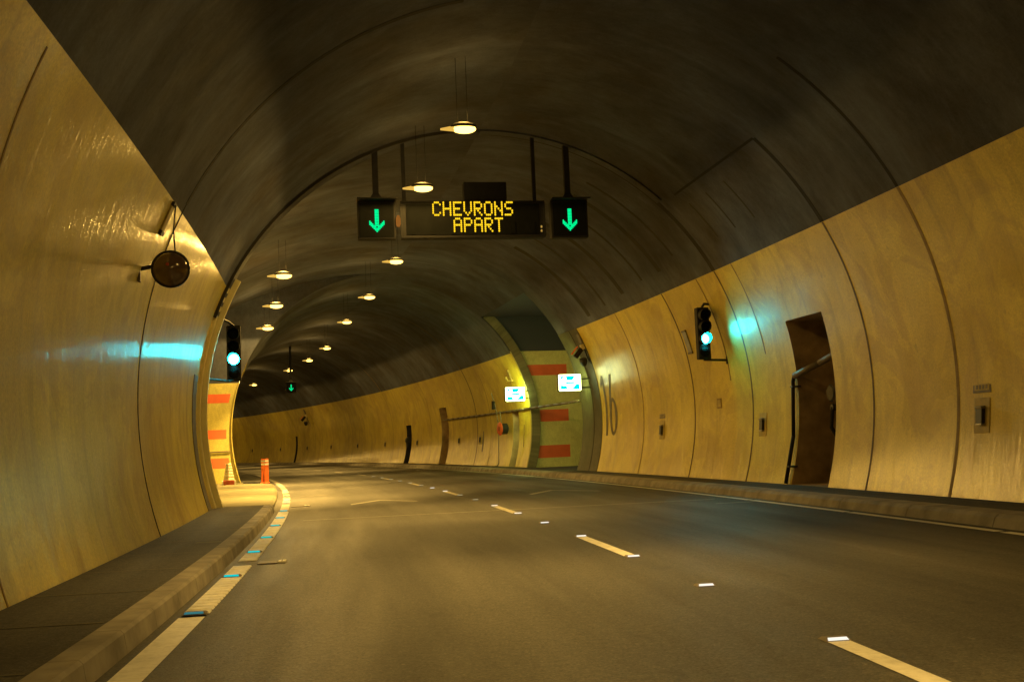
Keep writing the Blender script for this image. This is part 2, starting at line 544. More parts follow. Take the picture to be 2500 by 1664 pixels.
def arc_strip(mb, s0, s1, p0, p1, side, h, step=R(2.0), off=0.0):
    """curved slab on the lining, standing h proud of it"""
    pp = frange(p0, p1, step)
    pts, uvs = [], []
    for p in pp:
        for (s, r) in ((s0, CR + 0.01), (s0, CR - h), (s1, CR - h), (s1, CR + 0.01)):
            pts.append(W(s, CD + side * r * math.cos(p), CZ + r * math.sin(p)))
            uvs.append((s + off, (p - PHI_B) * CR))
    fs = []
    for i in range(len(pp) - 1):
        for k in range(3):
            fs.append((4 * i + k, 4 * i + k + 1, 4 * i + k + 5, 4 * i + k + 4))
    n = 4 * (len(pp) - 1)
    fs += [(0, 1, 2, 3), (n, n + 3, n + 2, n + 1)]
    return mb.add(pts, fs, uvs)
pz = phi_z
# dark sealed joints and rust-brown seams between the castings
def joint(s, side, z0, z1, w=0.035, mat='joint', h=0.004, phi1=None):
    arc_strip(MB(), s - w / 2, s + w / 2, pz(z0), phi1 if phi1 is not None else pz(z1), side, h).build("joint", MAT[mat], tunnel)
joint(14.47, -1, 0.05, 4.3, 0.045)
joint(14.47, -1, 4.3, 0, 0.11, phi1=R(78))
joint(16.45, 1, 0.05, 4.38, 0.05, 'wjoint')
joint(16.45, 1, 4.385, 5.74, 0.10)
arc_strip(MB(), 16.47, 20.4, pz(5.73), pz(5.76), 1, 0.004).build("joint", MAT['joint'], tunnel)
joint(21.3, 1, 0.05, 4.38, 0.055, 'wjoint')
joint(21.3, 1, 4.385, 0, 0.17, phi1=R(89))
joint(14.1, 1, 0.05, 4.38, 0.07, 'seam', 0.003)
joint(14.1, 1, 4.39, 6.2, 0.07, 'joint', 0.003)
joint(24.6, 1, 0.05, 4.38, 0.06, 'wjoint')
joint(20.4, 1, 2.6, 4.38, 0.04, 'seam')
joint(22.35, 1, 2.2, 4.38, 0.05, 'seam')
joint(28.3, 1, 0.05, 4.38, 0.05, 'seam')
joint(48.6, 1, 0.05, 0, 0.08, 'wjoint', phi1=R(70))
joint(46.3, 1, 0.05, 4.0, 0.04, 'seam')
joint(57.4, 1, 0.05, 4.38, 0.04, 'seam')
joint(66.0, 1, 0.05, 6.0, 0.05, 'seam')
joint(86.5, 1, 0.05, 4.2, 0.05, 'seam')
joint(73.0, 1, 0.05, 4.2, 0.04, 'seam')
joint(8.6, 1, 0.05, 6.0, 0.04, 'seam')
joint(8.2, -1, 0.05, 4.1, 0.03, 'seam')

# projecting ring of lining at the mouth of the lay-by
ring = MB()
arc_strip(ring, 21.0, 21.44, R(20), R(89.9), -1, 0.05)
ring.build("ring_beam", MAT['vault'], tunnel)
arc_strip(MB(), 21.33, 21.46, PHI_B, R(29), -1, 0.15).build("jamb", MAT['plaster'], tunnel)
arc_strip(MB(), 21.08, 21.30, PHI_B, R(27), -1, 0.05).build("jamb", MAT['plaster'], tunnel)
arc_strip(MB(), 21.30, 21.33, PHI_B, R(34), -1, 0.02).build("joint", MAT['joint'], tunnel)
arc_strip(MB(), 20.2, 20.75, PHI_B, R(8), -1, 0.012).build("stained_strip", MAT['grey'], tunnel)
arc_strip(MB(), 20.98, 21.02, R(20), R(89), -1, 0.054).build("joint", MAT['darkconc'], tunnel)

arc_strip(MB(), 21.0, 21.26, R(48), R(89.9), 1, 0.03).build("ring_beam", MAT['vault'], tunnel)
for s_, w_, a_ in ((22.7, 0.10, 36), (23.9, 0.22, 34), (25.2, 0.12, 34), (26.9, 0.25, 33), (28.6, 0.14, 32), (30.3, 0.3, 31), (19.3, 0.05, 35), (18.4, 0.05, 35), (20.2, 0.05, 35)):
    arc_strip(MB(), s_ - w_ / 2, s_ + w_ / 2, R(a_), R(62 if s_ > 21 else 44), 1, 0.003).build("dark_band", MAT['darkconc'], tunnel)  # darker bands across the right vault
# raw concrete band before the right-hand refuge
arc_strip(MB(), 32.0, 34.0, PHI_B, pz(4.40), 1, 0.012).build("raw_band", MAT['rawdark'], tunnel, smooth=False)
arc_strip(MB(), 32.75, 32.80, PHI_B, pz(4.40), 1, 0.016).build("joint", MAT['joint'], tunnel)

def niche(s0, s1, z0, z1, depth, dback=None, mats=None):
    zs = frange(z0, z1, 0.15)
    db = dback if dback else 8.0 + depth
    mb = MB()
    for s, flip in ((s0, 1), (s1, 0)):
        for a, b in zip(zs[:-1], zs[1:]):
            q = [W(s, dside(a), a), W(s, db, a), W(s, db, b), W(s, dside(b), b)]
            mb.add(q, [(0, 1, 2, 3)])
    ss = frange(s0, s1, 1.5)
    for a, b in zip(ss[:-1], ss[1:]):
        mb.add([W(a, db, z0), W(b, db, z0), W(b, db, z1), W(a, db, z1)], [(0, 1, 2, 3)])
        mb.add([W(a, dside(z1), z1), W(b, dside(z1), z1), W(b, db, z1), W(a, db, z1)], [(0, 1, 2, 3)])
        mb.add([W(a, dside(z0) - 0.02, z0), W(b, dside(z0) - 0.02, z0), W(b, db, z0), W(a, db, z0)], [(0, 1, 2, 3)])
    return mb
for i, (a, b, z0, z1, dep) in enumerate(NICHES):
    niche(a, b, z0, z1, dep).build("wall_niche", MAT['darkconc' if i in (3, 4) else 'niche'], tunnel)  # two far niches look dark inside through their material colour
# refuge on the right: shell, painted end wall with three red bands
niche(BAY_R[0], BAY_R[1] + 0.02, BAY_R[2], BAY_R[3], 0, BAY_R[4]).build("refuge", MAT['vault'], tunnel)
def end_rows(mb, s, z0, z1, d_in, d_out, step=0.12, uv0=0.0):
    zs = frange(z0, z1, step)
    for a, b in zip(zs[:-1], zs[1:]):
        pts = [(d_in(a), a), (d_out(a), a), (d_out(b), b), (d_in(b), b)]
        mb.add([W(s, d, z) for d, z in pts], [(0, 1, 2, 3)], [(d + uv0, z) for d, z in pts])
    return mb
ew = end_rows(MB(), BAY_R[1], 0.05, 4.45, lambda z: dside(z), lambda z: BAY_R[4], uv0=50).build("end_wall", MAT['olive'], tunnel)
for z0, z1 in ((3.53, 3.93), (1.80, 2.24), (0.45, 0.91)):
    end_rows(MB(), BAY_R[1] - 0.006, z0, z1, lambda z: dside(z) + 0.37, lambda z: 9.47).build("red_band", MAT['red'], ew)
arc_strip(MB(), BAY_R[1] - 0.09, BAY_R[1] + 0.05, PHI_B, pz(5.7), 1, -0.34).build("reveal", MAT['raw'], tunnel)

# lay-by on the left: wider vault, its painted end wall with three red bands
AX = CR + 3.1
def bay_pt(p): return CD - AX * math.cos(p), CZ + CR * math.sin(p)
def bay_d(z):
    t = (z - CZ) / CR
    return CD - AX * math.sqrt(max(0, 1 - t * t))
def bay_shell(p0, p1):
    mb = MB()
    ss, pp = frange(BAY_L[0], BAY_L[1], 1.0), frange(p0, p1, R(2.5))
    pts, uvs, fs = [], [], []
    for s in ss:
        for p in pp:
            d, z = bay_pt(p)
            pts.append(W(s, d, z)); uvs.append((s + 120, (p - PHI_B) * 7))
    n = len(pp)
    for i in range(len(ss) - 1):
        for k in range(n - 1):
            fs.append((i * n + k, (i + 1) * n + k, (i + 1) * n + k + 1, i * n + k + 1))
    return mb.add(pts, fs, uvs)
bay_shell(PHI_B, pz(4.18)).build("painted_wall", MAT['wall'], tunnel, smooth=True)
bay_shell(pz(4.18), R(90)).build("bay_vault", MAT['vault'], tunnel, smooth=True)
def main_d(z): return dside(z, -1)
for s in BAY_L:
    end_rows(MB(), s + (0.0 if s > 30 else 0.03), 3.46, CZ + CR - 0.02, main_d, bay_d).build("end_wall_top", MAT['vault'], tunnel)
lp = end_rows(MB(), BAY_L[1], 0.0, 3.46, main_d, bay_d, uv0=80).build("end_wall", MAT['panel'], tunnel)
end_rows(MB(), BAY_L[0] + 0.03, 0.0, 3.46, main_d, bay_d, uv0=90).build("end_wall", MAT['panel'], tunnel)
for z0, z1 in ((2.80, 3.10), (1.60, 1.90), (0.62, 0.95)):
    end_rows(MB(), BAY_L[1] - 0.006, z0, z1, lambda z: main_d(z) - 0.17, lambda z: -5.0).build("red_band", MAT['red'], lp)
arc_strip(MB(), BAY_L[1] - 0.10, BAY_L[1] + 0.02, PHI_B, pz(3.46), -1, 0.02).build("edge_strip", MAT['panel'], tunnel)
MB().tube([W(BAY_L[1] - 0.04, -2.9, 1.17), W(BAY_L[1] - 0.04, -5.2, 1.14)], 0.022).build("conduit", MAT['pipe'], lp)

# painted distance number on the right wall
def wall_poly(mb, quads, h=0.007):
    for q in quads:
        pts = [W(s, dside(z, 1, h), z) for s, z in q]
        mb.add(pts, [(0, 1, 2, 3)])
def digit_six(mb, sc, z0, z1, half, t):
    """stroke digit: lower loop and a rising back curve; +s is to the left for the reader"""
    n = 28
    zc, rh = z0 + (z1 - z0) * 0.31, (z1 - z0) * 0.31
    ring_o = [(sc + half * math.cos(2 * math.pi * k / n), zc + rh * math.sin(2 * math.pi * k / n)) for k in range(n + 1)]
    ring_i = [(sc + (half - t) * math.cos(2 * math.pi * k / n), zc + (rh - 0.11) * math.sin(2 * math.pi * k / n)) for k in range(n + 1)]
    wall_poly(mb, [(ring_o[k], ring_o[k + 1], ring_i[k + 1], ring_i[k]) for k in range(n)])
    m = 12
    left, rightp = [], []
    for k in range(m + 1):
        u = k / m
        z = zc + (z1 - zc) * u
        off = half * (1 - 1.25 * u * u)
        left.append((sc + off, z)); rightp.append((sc + off - t * (1 - 0.15 * u), z))
    wall_poly(mb, [(left[k], left[k + 1], rightp[k + 1], rightp[k]) for k in range(m)], 0.009)
num = MB()
digit_six(num, 30.90, 1.16, 2.92, 0.36, 0.20)
num.build("digit", MAT['digit'], tunnel)
num = MB()
zz = frange(1.16, 2.92, 0.16)
wall_poly(num, [((31.62, a), (31.44, a), (31.44, b), (31.62, b)) for a, b in zip(zz[:-1], zz[1:])])
zz = frange(2.62, 2.90, 0.1)
wall_poly(num, [((31.60, 2.90), (31.60, 2.68), (31.80, 2.56), (31.80, 2.70))], 0.008)
num.build("digit", MAT['digit'], tunnel)

# ------------------------------------------------------------------ road, kerbs and footways
road = sheet(MB(), S_MIN, S_MAX, -7.0, 11.6, 0.0, 1.0, 8).build("road", MAT['road'])
tag(road, kind="structure")
RF = W  # markings are children of the road, in world coordinates
def mark(name, mat, *rects, z=0.004, step=0.6):
    mb = MB()
    for (s0, s1, d0, d1) in rects:
        sheet(mb, s0, s1, d0, d1, z, step)
    return mb.build(name, MAT[mat], road)
# left edge line: plain near the camera, ribbed further on
mark("edge_line", 'line', (-30, 8.05, -1.43, -1.25))
rib = MB()
sheet(rib, 8.12, 11.35, -1.42, -1.25, 0.004, 0.5)
sheet(rib, 11.9, 21.0, -1.42, -1.25, 0.004, 0.5)
rb = rib.build("edge_line", MAT['faint'], road)
ribs = MB()
s = 8.2
while s < 20.8:
    if not 11.30 < s < 11.9:
        p = [W(s, -1.43, 0.004), W(s + 0.13, -1.43, 0.004), W(s + 0.13, -1.24, 0.004), W(s, -1.24, 0.004)]
        q = [W(s + 0.02, -1.42, 0.014), W(s + 0.11, -1.42, 0.014), W(s + 0.11, -1.25, 0.014), W(s + 0.02, -1.25, 0.014)]
        ribs.add(p + q, [(4, 5, 6, 7), (0, 4, 7, 3), (1, 2, 6, 5), (0, 1, 5, 4), (3, 7, 6, 2)])
    s += 0.17
ribs.build("raised_ribs", MAT['line'], rb)
mark("edge_line", 'worn', (21.1, 60, -1.42, -1.26), z=0.004)
# right edge line, in lengths with short gaps
mark("edge_line", 'line', (-20, 10.55, 6.19, 6.31), (10.65, 14.0, 6.19, 6.31), (14.08, 17.4, 6.19, 6.31), (17.5, 26.0, 6.19, 6.31), (26.05, 33.5, 6.19, 6.31), (33.6, 70, 6.19, 6.31))
for k in range(11):
    a = 3.47 + 6.87 * k
    mark("lane_dash", 'line' if k < 2 else 'worn', (a, a + 2.25, 2.265, 2.39))
for k in range(2):
    a = 3.47 - 6.87 * (k + 1)
    mark("lane_dash", 'line', (a, a + 2.25, 2.265, 2.39))
mark("crossing_line", 'worn', (18.165, 18.215, -0.95, 5.9), step=0.1)
def chevron(s, d, hw, back, t):
    mb = MB()
    for sg in (-1, 1):
        a = [(s, d), (s - back, d + sg * hw), (s - back - t, d + sg * hw), (s - t, d)]
        mb.add([W(x, y, 0.004) for x, y in a], [(0, 1, 2, 3)])
    return mb.build("chevron_mark", MAT['worn'], road)
chevron(23.9, 0.60, 0.66, 1.25, 0.30)
chevron(24.4, 4.40, 0.74, 1.30, 0.32)
chevron(64, 0.6, 0.7, 1.2, 0.32)
chevron(64, 4.4, 0.7, 1.2, 0.32)
mark("patch", 'faint', (17.0, 17.1, 5.5, 6.15), (27.6, 27.75, -1.0, -0.3), (19.6, 19.62, 4.9, 6.0))

def left_base(s, z=0.13): return dside(z, -1)
KL = -1.52
foot_l = MB()
sweep(foot_l, [(KL - 0.17, -0.05), (KL - 0.17, 0.126), (-2.75, 0.126), (-2.75, -0.05)], frange(S_MIN, 21.46, 1.0))
sweep(foot_l, [(KL - 0.17, -0.05), (KL - 0.17, 0.126), (-2.75, 0.126), (-2.75, -0.05)], frange(38.9, S_MAX, 1.0))
tag(foot_l.build("footway", MAT['footway']), kind="structure")
fj = MB()
s = 7.15 - 1.57 * 6
while s < 20.9:
    sheet(fj, s - 0.012, s + 0.012, -2.60, KL - 0.2, 0.130, 0.1)
    s += 1.57
sheet(fj, 13.0, 13.18, -2.0, KL - 0.2, 0.130, 0.1)
tag(fj.build("slab_joint", MAT['apron'], road), None)
kerb_l = MB()
KP = [(KL + 0.02, -0.05), (KL + 0.02, 0.0), (KL, 0.115), (KL - 0.02, 0.135), (KL - 0.17, 0.135), (KL - 0.17, -0.05)]
a = -14.3
while a < 20.0:
    b = min(a + 0.915, 20.6)
    sweep(kerb_l, KP, frange(a + 0.003, b - 0.003, 0.5))
    a += 0.915
# dropping end of the kerb
sweep(kerb_l, KP, frange(20.6, 21.2, 0.3))
tag(kerb_l.build("kerb", MAT['kerb']), kind="structure")
apron = MB()
sa = frange(21.46, 38.0, 0.5)
def apron_edge(s):
    if s < 22.6: return -1.62 + 0.0 * s
    if s > 36.4: return -1.62 - 0.9 * ((s - 36.4) / 1.6) ** 2
    return -1.60
pts, uvs, fs = [], [], []
for s in sa:
    e = apron_edge(s)
    for (d, z) in ((e + 0.05, -0.02), (e + 0.03, 0.055), (e - 0.03, 0.085), (e - 0.6, 0.10), (-5.7, 0.11)):
        pts.append(W(s, d, z)); uvs.append((s, d))
for i in range(len(sa) - 1):
    for k in range(4):
        fs.append((5 * i + k, 5 * (i + 1) + k, 5 * (i + 1) + k + 1, 5 * i + k + 1))
fs.append(tuple(range(5)))
n = 5 * (len(sa) - 1)
apron.add(pts, fs, uvs)
apron.add([W(38.0, apron_edge(38.0) + 0.05, -0.02), W(38.0, apron_edge(38) - 0.6, 0.1), W(38.0, -5.7, 0.11), W(38.0, -5.7, -0.02)], [(0, 1, 2, 3)])
apron.add([W(38.0, -2.5, 0.105), W(38.0, -5.7, 0.105), W(38.9, -5.7, 0.105), W(38.9, -2.5, 0.105)], [(0, 1, 2, 3)])
ap = tag(apron.build("pavement", MAT['apron']), kind="structure")
# right kerb and footway
foot_r = MB()
sweep(foot_r, [(6.86, -0.05), (6.86, 0.126), (7.95, 0.126), (7.95, -0.05)], frange(S_MIN, S_MAX, 1.0))
tag(foot_r.build("footway", MAT['footway']), kind="structure")
kerb_r = MB()
a = -20.0
while a < 110:
    b = a + 1.83
    sweep(kerb_r, [(6.46, -0.05), (6.46, 0.0), (6.50, 0.10), (6.55, 0.14), (6.86, 0.145), (6.86, -0.05)], frange(a + 0.006, b - 0.006, 0.9))
    a = b
tag(kerb_r.build("kerb", MAT['kerb']), kind="structure")

# ------------------------------------------------------------------ drains in the road
def drain(s, d0, d1, label):
    root = empty("drain_cover", road_frame(s, d0, 0.0))
    w = d1 - d0
    MB().box((w * 0.35, 0, 0.006), (w * 0.7, 0.24, 0.012)).build("grate", MAT['grey'], root, bevel=0.003)
    MB().box((w * 0.85, 0, 0.010), (w * 0.28, 0.16, 0.020)).build("marker_plate", MAT['line'], root, bevel=0.004)
    MB().box((w * 0.85, 0, 0.0215), (0.01, 0.16, 0.003)).build("slot", MAT['dark'], root)
    return tag(root, label, "drain", "drain covers by the left edge line")
drain(11.62, -1.2, -0.92, "grey drain cover with pale end plate beside the gap in the white edge line")
drain(22.8, -1.22, -0.86, "pale yellow drain bar reaching into the road from the end of the left kerb")

# ------------------------------------------------------------------ road studs
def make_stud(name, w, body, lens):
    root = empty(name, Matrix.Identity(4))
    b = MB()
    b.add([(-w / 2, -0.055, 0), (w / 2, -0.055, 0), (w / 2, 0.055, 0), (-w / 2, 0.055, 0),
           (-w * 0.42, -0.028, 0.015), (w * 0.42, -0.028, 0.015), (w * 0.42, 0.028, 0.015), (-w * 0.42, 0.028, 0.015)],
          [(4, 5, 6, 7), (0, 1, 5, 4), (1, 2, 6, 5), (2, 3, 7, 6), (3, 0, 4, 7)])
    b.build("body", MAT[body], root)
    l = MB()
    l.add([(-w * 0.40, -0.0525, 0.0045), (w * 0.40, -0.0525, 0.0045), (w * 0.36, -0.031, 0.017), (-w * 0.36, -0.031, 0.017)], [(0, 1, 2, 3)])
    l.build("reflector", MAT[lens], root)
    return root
ORD = ["first", "second", "third", "fourth", "fifth", "sixth", "seventh", "eighth", "ninth", "tenth", "eleventh", "twelfth",
       "thirteenth", "fourteenth", "fifteenth", "sixteenth", "seventeenth", "eighteenth"]
proto = {}
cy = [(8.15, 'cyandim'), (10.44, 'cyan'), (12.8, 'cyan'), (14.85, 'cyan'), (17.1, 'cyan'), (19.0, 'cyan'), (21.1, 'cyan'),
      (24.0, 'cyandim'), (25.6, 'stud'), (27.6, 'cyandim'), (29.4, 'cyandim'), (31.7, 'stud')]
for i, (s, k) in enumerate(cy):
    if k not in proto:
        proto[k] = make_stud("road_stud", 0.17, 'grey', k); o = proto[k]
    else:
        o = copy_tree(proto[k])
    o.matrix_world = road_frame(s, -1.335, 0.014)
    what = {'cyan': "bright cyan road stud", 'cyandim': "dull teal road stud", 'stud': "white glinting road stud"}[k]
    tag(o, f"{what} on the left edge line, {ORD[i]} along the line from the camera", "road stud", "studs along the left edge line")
ws = [5.78]
for k in range(6):
    a = 3.47 + 6.87 * k
    if k: ws += [a - 0.06, a + 2.31]
    ws.append(a + 4.62)
ws = sorted(ws)
for i, s in enumerate(ws):
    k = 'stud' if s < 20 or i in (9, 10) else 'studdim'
    key = 'w' + k
    if key not in proto:
        proto[key] = make_stud("road_stud", 0.145, 'grey', k); o = proto[key]
    else:
        o = copy_tree(proto[key])
    o.matrix_world = road_frame(s, 2.33, 0.003)
    tag(o, f"white reflecting road stud in the dashed centre line, {ORD[i]} from the camera", "road stud", "studs along the dashed centre line")

# ------------------------------------------------------------------ ceiling lamps
def make_lamp(rod, power=1.0, down=0.55):
    root = empty("ceiling_lamp", Matrix.Identity(4))
    h = MB()
    h.ellipsoid((0.03, 0, 0.045), (0.21, 0.125, 0.075), 20, 8, zmin=-0.1)
    h.build("housing", MAT['lampbody'], root, smooth=True)
    MB().ellipsoid((0.04, 0, 0.012), (0.185, 0.105, 0.070), 20, 8, zmax=0.3).build("lens", MAT['lens'], root, smooth=True)
    MB().cyl((-0.12, 0, 0.018), (-0.33, 0, 0.006), 0.048, 0.016).build("neck", MAT['lamptail'], root)
    MB().cyl((-0.06, 0, 0.10), (-0.06, 0, 0.10 + rod), 0.0035, n=6).build("hanger_rod", MAT['vault_rod'], root)
    MB().cyl((0.10, 0, 0.10), (0.10, 0, 0.10 + rod), 0.0035, n=6).build("hanger_rod", MAT['vault_rod'], root)
    # bowl: sideways light with a sharp cut-off at the rim, a stronger pool straight down, an added point above the housing brightening the vault
    for kind, z, w in (('SPOT', -0.075, 1.0), ('AREA', -0.08, down), ('POINT', 0.20, 0.10)):
        ld = bpy.data.lights.new("lamp_light", kind)
        ld.energy = LAMP_W * w * power
        ld.color = SODIUM
        if kind == 'SPOT':
            ld.spot_size = math.radians(180)
            ld.spot_blend = 0.06
            ld.shadow_soft_size = 0.13
        elif kind == 'AREA':
            ld.shape = 'DISK'
            ld.size = 0.24
            ld.spread = math.radians(84)
        else:
            ld.shadow_soft_size = 0.12
        lo = bpy.data.objects.new("lamp_light", ld)
        lo.location = (0.04, 0, z)
        lo.parent = root
        col.objects.link(lo)
    return root
lampR = [(-11.2, 1.6), (-4.4, 1.6), (2.4, 1.6), (9.5, 1.6), (16.78, 1.64), (20.11, 1.29), (29.13, 1.6), (36.1, 1.56), (43.2, 1.55), (54.33, 2.12), (61.58, 2.29), (69.0, 2.36), (83.05, 2.58), (96.0, 2.2), (110.0, 2.2), (124.0, 2.2)]
lamp_proto = {}
vis = 0
for i, (s, d) in enumerate(lampR):
    z = 5.80 if s == 20.11 else 5.95
    top = CZ + math.sqrt(CR * CR - (d - CD) ** 2)
    key = 'near' if s < 12 else ('r' if s < 50 else 'far')
    if key not in lamp_proto:
        lamp_proto[key] = make_lamp(1.09, {'near': 0.42, 'r': 1.0, 'far': 1.9}[key], 1.9 if key == 'near' else 0.6); o = lamp_proto[key]
    else:
        o = copy_tree(lamp_proto[key])
    o.matrix_world = road_frame(s, d, z)
    if s > 12 and s < 85:
        lab = f"glowing sodium lamp in the long right row under the vault, {ORD[vis]} from the camera"; vis += 1
    else:
        lab = f"sodium lamp over the road {'behind or above the camera' if s < 12 else 'hidden round the far bend'}, {ORD[i]} in the row"
    tag(o, lab, "lamp", "sodium lamps in the right row")
for i, (s, d) in enumerate([(25.9, -1.33), (31.35, -1.51), (37.1, -1.67)]):
    if 'l' not in lamp_proto:
        lamp_proto['l'] = make_lamp(0.75, 2.6, 0.9); o = lamp_proto['l']
    else:
        o = copy_tree(lamp_proto['l'])
    o.matrix_world = road_frame(s, d, 5.1)
    tag(o, f"sodium lamp in the short left row over the lay-by, {['nearest and highest', 'middle one', 'farthest and lowest'][i]} of the three", "lamp", "sodium lamps over the lay-by")

# ------------------------------------------------------------------ lane signals and the message sign
FONT = {
 'C': ["01110","10001","10000","10000","10000","10001","01110"],
 'H': ["10001","10001","10001","11111","10001","10001","10001"],
 'E': ["11111","10000","10000","11110","10000","10000","11111"],
 'V': ["10001","10001","10001","10001","10001","01010","00100"],
 'R': ["11110","10001","10001","11110","10100","10010","10001"],
 'O': ["01110","10001","10001","10001","10001","10001","01110"],
 'N': ["10001","10001","11001","10101","10011","10001","10001"],
 'S': ["01111","10000","10000","01110","00001","00001","11110"],
 'A': ["01110","10001","10001","11111","10001","10001","10001"],
 'P': ["11110","10001","10001","11110","10000","10000","10000"],
 'T': ["11111","00100","00100","00100","00100","00100","00100"]}
def dot(mb, x, y, z, rx, rz):
    n = 8
    pts = [(x + rx * math.cos(2 * math.pi * k / n + 0.39), y, z + rz * math.sin(2 * math.pi * k / n + 0.39)) for k in range(n)] + [(x, y - 0.004, z)]
    mb.add(pts, [(k, (k + 1) % n, n) for k in range(n)])
SZ = 5.05
SS_ = 21.0
vms = empty("message_sign", road_frame(SS_, 2.385, SZ))
MB().box((0, 0.11, 0.36), (2.80, 0.22, 0.72)).build("housing", MAT['black'], vms, bevel=0.012)
MB().box((0, -0.006, 0.36), (2.60, 0.014, 0.60)).build("display_face", MAT['face'], vms)
for z in (0.015, 0.705):
    MB().box((0, -0.012, z), (2.82, 0.03, 0.03)).build("frame_rail", MAT['black'], vms, bevel=0.004)
for x in (-1.40, 1.40):
    MB().box((x, -0.012, 0.36), (0.03, 0.03, 0.66)).build("frame_rail", MAT['black'], vms, bevel=0.004)
for k in range(7):
    MB().box((-1.18 + k * 0.39, -0.018, 0.18), (0.09, 0.012, 0.22)).build("louvre", MAT['face'], vms)
def led_line(text, x0, ztop):
    px, pz_ = 0.0335, 0.0405
    for i, ch in enumerate(text):
        mb = MB()
        for r, row in enumerate(FONT[ch]):
            for c, b in enumerate(row):
                if b == '1':
                    dot(mb, x0 + (i * 6 + c) * px, -0.03, ztop - r * pz_, 0.0175, 0.0215)
        mb.build("letter", MAT['amber'], vms)
led_line("CHEVRONS", 1.605 - 2.385, 5.735 - SZ)
led_line("APART", 2.005 - 2.385, 5.418 - SZ)
MB().box((2.64 - 2.385, 0.12, 0.735 + 0.185), (0.84, 0.2, 0.36)).build("control_box", MAT['black'], vms, bevel=0.01)
for x in (-1.32, 1.24):
    zt = CZ + math.sqrt(CR * CR - (x + 2.385 - CD) ** 2) - SZ
    MB().box((x, 0.12, (0.72 + zt) / 2), (0.07, 0.07, zt - 0.70)).build("hanger_post", MAT['postgrey'], vms)
MB().lathe([(0.03, 0), (0.045, 0.05), (0.045, 0.16), (0.02, 0.22)], (-1.455, -0.03, 0.22), (0, 0, 1), 12).build("beacon", MAT['beacon'], vms)
for z in (0.20, 0.12):
    MB().ellipsoid((1.33, -0.035, z), (0.022, 0.02, 0.03), 10, 6).build("indicator", MAT['white'], vms)
tag(vms, "wide black message sign with amber letters reading CHEVRONS APART hung under the vault", "message sign")

def make_lane_signal(s, d, z, w, h):
    root = empty("lane_signal", road_frame(s, d, z))
    MB().box((0, 0.10, h / 2), (w, 0.2, h)).build("housing", MAT['black'], root, bevel=0.012)
    MB().box((0, -0.006, h / 2), (w * 0.9, 0.014, h * 0.9)).build("display_face", MAT['face'], root)
    MB().box((0, -0.07, h + 0.012), (w * 1.04, 0.34, 0.025)).build("visor", MAT['dark'], root, bevel=0.004)
    a = MB()
    u = h / 0.73
    cz = h * 0.48
    # LED arrow: three columns of the shaft and two slanting barbs
    for k in range(11):
        for c in (-1, 0, 1):
            dot(a, c * 0.026 * u, -0.02, cz + (0.205 - k * 0.03) * u, 0.0145 * u, 0.0165 * u)
    for k in range(6):
        for c in range(3):
            for sg in (-1, 1):
                dot(a, sg * (0.132 - k * 0.026) * u, -0.0195, cz + (-0.015 - k * 0.027 - c * 0.028) * u, 0.0145 * u, 0.0165 * u)
    a.build("green_arrow", MAT['arrow'], root)
    zt = CZ + math.sqrt(CR * CR - (d - CD) ** 2) - z
    MB().box((0, 0.10, (h + zt) / 2), (0.11, 0.11, zt - h + 0.04)).build("hanger_post", MAT['postgrey'], root)
    p = MB()
    p.add([(-0.16, 0.02, h), (0.16, 0.02, h), (0.16, 0.18, h), (-0.16, 0.18, h), (-0.06, 0.05, h + 0.16), (0.06, 0.05, h + 0.16), (0.06, 0.15, h + 0.16), (-0.06, 0.15, h + 0.16)],
          [(4, 5, 6, 7), (0, 1, 5, 4), (1, 2, 6, 5), (2, 3, 7, 6), (3, 0, 4, 7)])
    p.build("mount", MAT['dark'], root)
    return root
G = "green arrow lane signals"
tag(make_lane_signal(21.0, 0.525, 5.04, 0.72, 0.73), "black lane signal with a green down arrow left of the message sign", "lane signal", G)
tag(make_lane_signal(21.0, 4.29, 5.04, 0.74, 0.73), "black lane signal with a green down arrow right of the message sign", "lane signal", G)
tag(make_lane_signal(66.0, 1.98, 4.45, 0.60, 0.61), "tiny far lane signal with a green down arrow deep in the tunnel", "lane signal", G)

# ------------------------------------------------------------------ traffic signals
def make_signal(mat4, label, arms, lit_mat='green'):
    root = empty("traffic_light", mat4)
    w, h = 0.27, 1.10
    MB().box((0, 0.09, 0), (w, 0.18, h)).build("housing", MAT['black'], root, bevel=0.02)
    for k, z in enumerate((0.38, 0.13, -0.12, -0.40)):
        if k == 3: r = 0.10
        else: r = 0.105
        lit = (k == 2)
        MB().lathe([(r, 0), (r, 0.012), (r * 0.6, 0.035), (0.004, 0.045)], (0, 0.004, z), (0, -1, 0), 20).build("lens", MAT[lit_mat] if lit else MAT['face'], root, smooth=True)
        if k == 3: continue
        hood = MB()
        n = 12
        pts, fs = [], []
        for i in range(n + 1):
            t = math.radians(-70 + 320 * i / n)
            for (rr, y) in ((0.122, 0.0), (0.122, -0.16 - 0.05 * math.sin(t)), (0.113, -0.16 - 0.05 * math.sin(t)), (0.113, 0.0)):
                pts.append((rr * math.cos(t), y, z + rr * math.sin(t)))
        for i in range(n):
            for q in range(4):
                fs.append((4 * i + q, 4 * i + (q + 1) % 4, 4 * (i + 1) + (q + 1) % 4, 4 * (i + 1) + q))
        hood.add(pts, fs)
        hood.build("hood", MAT['black'], root)
    for a in arms:
        MB().tube([Vector(p) for p in a], 0.026).build("bracket", MAT['dark'], root)
    return tag(root, label, "traffic light", "traffic lights at the lay-by")
